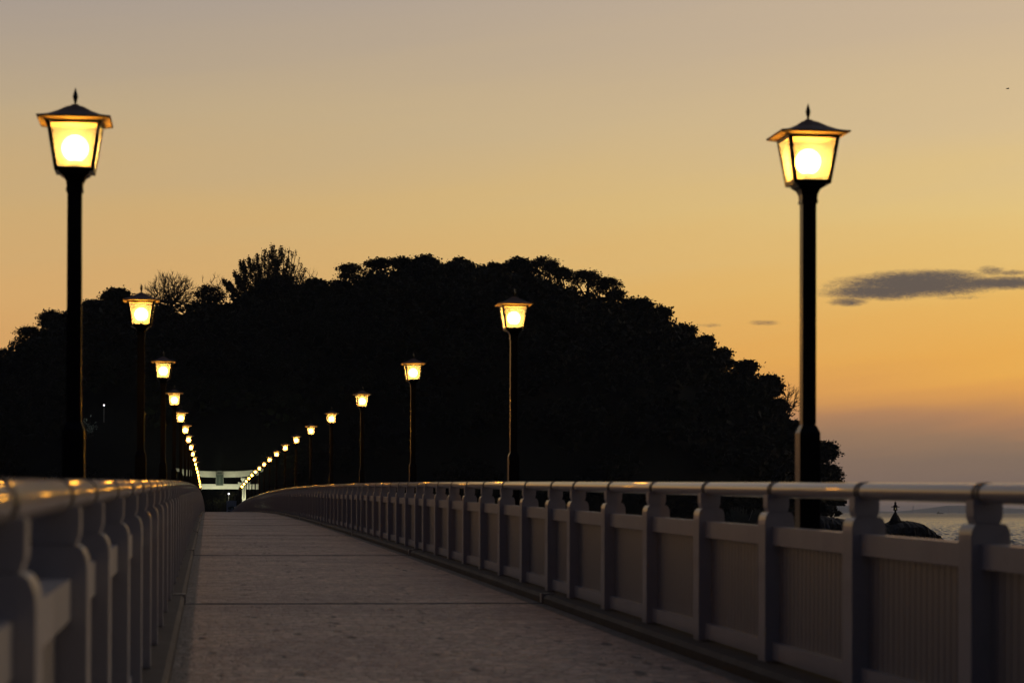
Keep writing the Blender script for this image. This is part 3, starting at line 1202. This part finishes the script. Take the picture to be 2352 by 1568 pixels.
def stone_lantern():
    t = 403
    b = W(2056.6, 1196, t)
    sc = 1 / (F / 405)            # metres per pixel there
    root = tag(empty('stone_lantern', b), 'small Japanese stone lantern silhouetted on a stepped cone of stones on the sea rock', 'stone lantern')
    H = 46.5 * sc
    st_ = MB()
    rnd = random.Random(5)
    # stepped cone of piled stones
    zz = -.9
    for r0, r1, z1 in ((1.25, 1.18, .05), (1.0, .92, .36), (.8, .72, .68), (.6, .54, .98), (.44, .38, 1.22), (.31, .26, 1.45)):
        rings = []
        for z, r in ((zz, r0), (z1, r1)):
            rings.append([(math.cos(a) * r * rnd.uniform(.9, 1.1), math.sin(a) * r * rnd.uniform(.9, 1.1), z) for a in np.arange(9) * 2 * math.pi / 9])
        st_.frust(rings)
        zz = z1 + .003
    st_.build('stone_base', M['rock'], root)
    MB().lathe([(.26, 1.42), (.18, 1.50), (.16, 1.72), (.18, 1.80)], 10).build('shaft', M['rock'], root)
    MB().lathe([(.2, 1.80), (.42, 1.88), (.42, 1.97), (.3, 2.0)], 6, sm=False).build('platform', M['rock'], root)
    fb = MB()
    for i in range(6):
        a = math.pi / 3 * i
        fb.box(.26 * math.cos(a) - .06, .26 * math.cos(a) + .06, .26 * math.sin(a) - .06, .26 * math.sin(a) + .06, 2.0, 2.34)
    fb.lathe([(.3, 2.31), (.3, 2.37)], 6, sm=False)
    fb.build('fire_box', M['rock'], root)
    MB().lathe([(.78, 2.50), (.74, 2.38), (.4, 2.375), (.4, 2.42), (.46, 2.50), (.3, 2.68), (.19, 2.84), (.14, 2.88)], 6, sm=False).build('roof', M['rock'], root)
    MB().lathe([(.14, 2.88), (.2, 2.97), (.22, 3.12), (.14, 3.24), (.03, 3.38)], 10).build('finial', M['rock'], root)
    bm = MB().lathe([(.07, 2.05), (.09, 2.13), (.07, 2.21)], 8)
    g = emis('lantern_glow', (1., .85, .45), .55)
    bm.build('glow', g, root)


stone_lantern()

# ------------------------------------------------------------------ stone gate (torii)
TT = 395.
TG = 3.4
torii = tag(empty('torii_gate', (1.96, TT, TG)), 'large pale stone gate lit from below at the far end of the bridge', 'torii gate')


def beam(hx, z0, z1, hy, curve, slant, nm, mat, n=28):
    rings = []
    for i in range(n + 1):
        u = -1 + 2 * i / n
        x = u * hx
        up = curve * abs(u) ** 2.6
        xt = x + (slant * (1 if u > 0 else -1) if i in (0, n) else 0)
        rings.append([(x, -hy, z0 + up), (x, hy, z0 + up), (xt, hy * 1.04, z1 + up), (xt, -hy * 1.04, z1 + up)])
    return MB().frust(rings).build(nm, mat, torii)


E0 = EYE - TG
beam(6.95, 5.86 + E0, 6.34 + E0, .52, .48, .14, 'top_lintel', M['stone'])
beam(6.25, 5.36 + E0, 5.857 + E0, .40, .40, .06, 'under_lintel', M['stone'])
for x in (-3.93, 3.93):
    pm_ = MB().lathe([(.52, 0), (.52, .35), (.44, .4), (.42, 1.5), (.385, 4.92 + E0)], 22, cx=x)
    pm_.build('pillar', M['stone'], torii)
    MB().lathe([(.40, 4.922 + E0), (.52, 5.02 + E0), (.54, 5.22 + E0), (.50, 5.352 + E0)], 22, cx=x).build('pillar_ring', M['stone'], torii)
    MB().lathe([(.75, -.2), (.72, .12), (.56, .2)], 22, cx=x).build('pillar_foot', M['stone'], torii)
MB().box(-6.28, 6.28, -.2, .2, 3.47 + E0, 4.30 + E0).build('tie_beam', M['stone'], torii, .02)
for x in (-3.93, 3.93):
    for s in (-1, 1):
        xa, xb = sorted((x + s * .38, x + s * .98))
        zt_i, zt_o = 4.47 + E0, 4.66 + E0
        zi, zo = (zt_i, zt_o) if s > 0 else (zt_o, zt_i)
        MB().frust([[(xa, -.17, 4.303 + E0), (xb, -.17, 4.303 + E0), (xb, -.17, zo), (xa, -.17, zi)], [(xa, .17, 4.303 + E0), (xb, .17, 4.303 + E0), (xb, .17, zo), (xa, .17, zi)]]).build('wedge', M['stone'], torii)
MB().box(-.22, .22, -.18, .18, 4.303 + E0, 5.355 + E0).build('centre_strut', M['stone'], torii)
pl = MB().box(-.52, .52, -.74, -.60, 4.12 + E0, 5.78 + E0).build('name_plaque', M['plaque'], torii)
fm = MB().box(-.62, -.523, -.80, -.62, 4.0 + E0, 5.9 + E0).box(.523, .62, -.80, -.62, 4.0 + E0, 5.9 + E0).box(-.52, .52, -.8, -.62, 5.783 + E0, 5.9 + E0).box(-.52, .52, -.8, -.62, 4.0 + E0, 4.117 + E0)
fm.box(-.35, .35, -.72, -.55, 5.903 + E0, 6.42 + E0)
fm.build('plaque_frame', M['plaque_frame'], torii)
try:
    cu = bpy.data.curves.new('letters', 'FONT')
    cu.body = '\u516b\n\u767e\n\u5bcc\n\u795e\n\u793e'
    cu.size = .34
    cu.space_line = .92
    cu.align_x = 'CENTER'
    cu.extrude = .012
    tmp = bpy.data.objects.new('letters', cu)
    C.objects.link(tmp)
    bpy.context.view_layer.update()
    me = bpy.data.meshes.new_from_object(tmp.evaluated_get(bpy.context.evaluated_depsgraph_get()))
    bpy.data.objects.remove(tmp)
    zs = [v.co.y for v in me.vertices]
    zc = (max(zs) + min(zs)) / 2
    me.materials.clear()
    me.materials.append(paint('letter_gilt', (.16, .19, .15), .5))
    lo = bpy.data.objects.new('lettering', me)
    C.objects.link(lo)
    lo.parent = pl
    lo.rotation_euler = (math.pi / 2, 0, 0)
    lo.location = (0, -.752, 4.95 + E0 - zc)
except Exception as ex:
    print('letters failed', ex)


# floodlights at the gate's feet
def floodlight(x, y, target, power, label, col=(.97, 1., .70), size=60):
    root = tag(empty('floodlight', (x, y, TG)), label, 'floodlight', 'floodlights at the foot of the stone gate')
    MB().box(-.12, .12, -.1, .1, 0, .06).box(-.02, .02, -.02, .02, .06, .2).build('bracket', M['iron'], root)
    MB().box(-.16, .16, -.1, .1, .2, .38).build('housing', M['iron'], root)
    ld = bpy.data.lights.new('flood_beam', 'SPOT')
    ld.energy = power
    ld.color = col
    ld.spot_size = R(size)
    ld.spot_blend = .5
    ld.shadow_soft_size = .08
    lo = bpy.data.objects.new('flood_beam', ld)
    C.objects.link(lo)
    lo.parent = root
    lo.location = (0, .05, .45)
    d = Vector(target) - Vector((x, y, TG + .45))
    lo.rotation_euler = d.to_track_quat('-Z', 'Y').to_euler()


floodlight(1.96 - 3.93, TT - 2.6, (1.96 - 3.5, TT, TG + 5.5), 1900, 'small black floodlight in front of the left foot of the stone gate', size=100)
floodlight(1.96 + 3.93, TT - 2.6, (1.96 + 3.5, TT, TG + 5.5), 1900, 'small black floodlight in front of the right foot of the stone gate', size=100)
floodlight(1.96, TT - 5, (1.96, TT, TG + 6.5), 1300, 'small black floodlight before the middle of the stone gate', size=90)


# ------------------------------------------------------------------ small things beyond the crest
def lamp_on_pole(px, py, t, h, rad, label, name='park_light', group=None, mat='bulb_white'):
    p = W(px, py, t)
    root = tag(empty(name, (p.x, p.y, p.z - h)), label, 'light', group)
    MB().lathe([(.05, 0), (.04, h - rad * 1.1)], 8).build('pole', M['pole'], root)
    MB().lathe([(.02, h - rad), (rad * .75, h - rad * .6), (rad, h), (rad * .75, h + rad * .6), (.02, h + rad)], 12).build('globe', M[mat], root)
    return root


lamp_on_pole(525.5, 1133.5, 400.5, 4.2, .13, 'small white light on a thin pole beneath the stone gate')
lamp_on_pole(539.2, 1164.8, 381, 1.6, .11, 'short thin post with a small white ball at the right end of the bridge', 'bollard', mat='globe_off')
lamp_on_pole(238, 930, 416, 3.5, .11, 'single tiny white light alone on the dark left slope')

sg0, sg1 = W(520.5, 1149.4, 386), W(543., 1149.4, 386)
sroot = tag(empty('notice_board', ((sg0.x + sg1.x) / 2, 386, TG)), 'dim blue-grey notice board with a dark picture under the stone gate', 'notice board')
hw_, zt_ = (sg1.x - sg0.x) / 2, sg0.z - TG
MB().box(-hw_, hw_, -.05, .05, .5, zt_).build('board', M['sign'], sroot, .01)
MB().box(-hw_ + .05, -hw_ + .13, .051, .12, 0, zt_ - .1).box(hw_ - .13, hw_ - .05, .051, .12, 0, zt_ - .1).build('leg', M['iron'], sroot)
pm2 = MB()
rr = random.Random(3)
for cxx, czz, rxx, rzz in ((-.25, zt_ - 1.2, .32, .28), (.1, zt_ - 1.0, .42, .14), (.38, zt_ - 1.35, .2, .3), (-.35, zt_ - 1.75, .25, .22), (-.1, zt_ - 2.1, .3, .15)):
    q = [(cxx + rxx * math.cos(a) * rr.uniform(.75, 1.1), -.056, czz + rzz * math.sin(a) * rr.uniform(.75, 1.1)) for a in np.arange(14) * 2 * math.pi / 14]
    pm2.frust([q, [(x, -.052, z) for x, y, z in q]])
pm2.build('picture', M['signdark'], sroot)

# lit bushes under and behind the gate
for i, (px, py, t, r, lab) in enumerate([(506, 1133, 401, 1.3, 'dim yellow-green bush lit by the floodlights left of the white pole light'),
                                         (494, 1150, 400, 1.2, 'low dim bush at the left under the stone gate'),
                                         (511, 1152, 399.5, 1.1, 'olive bush between the gate pillars beside the notice board'),
                                         (534, 1134, 402, .9, 'small dim bush just right of the white pole light')]):
    rg = np.random.default_rng(80 + i)
    p = W(px, py, t)
    root = tag(empty('bush', (p.x, p.y, TG)), lab, 'bush', 'bushes under the stone gate')
    hgt = p.z - TG
    segs = []
    rnd = random.Random(i)
    lv = []
    for k in range(16):
        c = Vector((rnd.uniform(-r, r), rnd.uniform(-.8, .8), hgt * rnd.uniform(.3, 1.1)))
        limb(rnd, (0, 0, 0), c, .05, .02, segs, 3, .08)
        lv.append(leaf_quads(np.array(c) + rg.normal(size=(14, 3)) * .28, .09, 1, rg))
    vs, fs = seg_mesh(segs)
    mesh_np('stems', vs, fs, M['bark'], root)
    lv = np.concatenate(lv)
    mesh_np('leaves', lv, quads(len(lv) // 4), M['leaf2'], root)

# pale foliage caught by a small lamp on the left slope
rg = np.random.default_rng(99)
p = W(203, 972, 414.5)
root = tag(empty('flowering_bush', (p.x, p.y, p.z - 3.4)), 'pale grey-green foliage faintly lit on the dark slope beside the tallest left lamp post', 'bush')
seg_ = []
rnd = random.Random(9)
lv = []
for k in range(10):
    c = Vector((rnd.uniform(-1.0, 1.1), rnd.uniform(-.4, .4), 3.4 + rnd.uniform(-1.7, .6)))
    limb(rnd, (0, 0, 0), c, .06, .02, seg_, 3, .08)
    lv.append(leaf_quads(np.array(c) + rg.normal(size=(12, 3)) * np.array([.25, .2, .3]), .12, 1, rg))
vs, fs = seg_mesh(seg_)
mesh_np('stems', vs, fs, M['bark'], root)
lv = np.concatenate(lv)
mesh_np('leaves', lv, quads(len(lv) // 4), paint('pale_leaves', (.35, .4, .33), .7), root)
pl_ = bpy.data.lights.new('slope_light', 'POINT')
pl_.energy = 14
pl_.color = (.85, 1, .9)
pl_.shadow_soft_size = .1
q = W(208, 955, 413)
lroot = tag(empty('garden_light', q), 'tiny dim garden light above the pale foliage on the left slope', 'light')
MB().lathe([(.03, -3.2), (.03, .1), (.10, .12), (.10, .16)], 8).build('post', M['iron'], lroot)
lo = bpy.data.objects.new('slope_light', pl_)
C.objects.link(lo)
lo.parent = lroot
lo.location = (0, 0, -.05)


# ------------------------------------------------------------------ far away: turbines, ship, bird
for i, (px, top, lab) in enumerate([(1943, 1159, 'thin far turbine left of the stone lantern near the island tip'), (2097.5, 1160, 'thin far turbine first to the right of the stone lantern'),
                                    (2178.5, 1161, 'thin far turbine second to the right of the stone lantern'), (2204, 1161, 'thin far turbine third to the right of the stone lantern'),
                                    (2218, 1161, 'thin far turbine farthest right, next to the big railing post')]):
    a = W(px, top + 2, 20000)
    root = tag(empty('wind_turbine', (a.x, a.y, 0)), lab, 'wind turbine', 'wind turbines on the far shore')
    MB().lathe([(5.0, 0), (3.3, a.z)], 8).build('tower', M['mast'], root)
    rt = MB().box(-1.6, 1.6, -4, 4, a.z, a.z + 3)
    for k in range(3):
        an = i * .7 + k * 2 * math.pi / 3
        ca, sa = math.cos(an), math.sin(an)
        rt.frust([[(ca * 1 - sa * .8, -4.3, a.z + 1.5 + sa * 1 + ca * .8), (ca * 1 + sa * .8, -4.3, a.z + 1.5 + sa - ca * .8), (ca * 1 + sa * .8, -4, a.z + 1.5 + sa - ca * .8), (ca * 1 - sa * .8, -4, a.z + 1.5 + sa + ca * .8)],
                  [(ca * 14 - sa * .2, -4.3, a.z + 1.5 + sa * 14), (ca * 14 + sa * .2, -4.3, a.z + 1.5 + sa * 14), (ca * 14 + sa * .2, -4, a.z + 1.5 + sa * 14), (ca * 14 - sa * .2, -4, a.z + 1.5 + sa * 14)]])
    rt.build('rotor', M['mast'], root)

s_ = W(2159, 1175, 9000)
sh = tag(empty('ship', (s_.x, s_.y, 0)), 'tiny dark ship on the horizon between the railing posts', 'ship')
MB().frust([[(-11, -3, -.5), (11, -3, -.5), (11, 3, -.5), (-11, 3, -.5)], [(-13, -3.5, 3), (14, -3.5, 3), (14, 3.5, 3), (-13, 3.5, 3)]]).build('hull', M['ship'], sh)
MB().box(-9, -3, -2.5, 2.5, 3.003, 8).box(-7, -6, -.3, .3, 8.003, 11).box(4, 5, -.3, .3, 3.003, 8).build('cabin', M['ship'], sh)

b_ = W(2315, 202, 420)
bird = MB()
ww = .42
bird.lathe([(.01, -.22), (.05, -.14), (.065, 0), (.05, .12), (.03, .17), (.005, .22)], 8)
bird.v = [(z, y, x) for x, y, z in bird.v]      # lay the body along x
for s in (-1, 1):
    bird.frust([[(-.10, s * .04, .03), (.10, s * .04, .03), (.10, s * .04, .045), (-.10, s * .04, .045)],
                [(-.08, s * .3, .10), (.08, s * .3, .10), (.08, s * .3, .11), (-.08, s * .3, .11)],
                [(-.12, s * .6, .02), (-.04, s * .6, .02), (-.04, s * .6, .026), (-.12, s * .6, .026)]])
bird.frust([[(-.2, -.03, 0), (-.2, .03, 0), (-.2, .03, .01), (-.2, -.03, .01)], [(-.36, -.07, 0), (-.36, .07, 0), (-.36, .07, .006), (-.36, -.07, .006)]])
bo = bird.build('bird', M['bird'])
bo.location = b_
bo.rotation_euler = (R(12), R(4), R(-38))
bo.scale = (1.25, 1.25, 1.25)
tag(bo, 'tiny dark bird gliding high in the upper right sky', 'bird')

# ------------------------------------------------------------------ air over the bay
hz = MB().box(-27000, 27000, -3100, 27000, -1.8, 62)
hm = bpy.data.materials.new('haze_air')
hm.use_nodes = True
hm.node_tree.nodes.clear()
pv = hm.node_tree.nodes.new('ShaderNodeVolumePrincipled')
pv.inputs['Color'].default_value = (.70, .80, .98, 1)
pv.inputs['Density'].default_value = 4.5e-5
pv.inputs['Anisotropy'].default_value = .2
ho = hm.node_tree.nodes.new('ShaderNodeOutputMaterial')
hm.node_tree.links.new(pv.outputs[0], ho.inputs['Volume'])
tag(hz.build('haze', hm), kind='stuff')
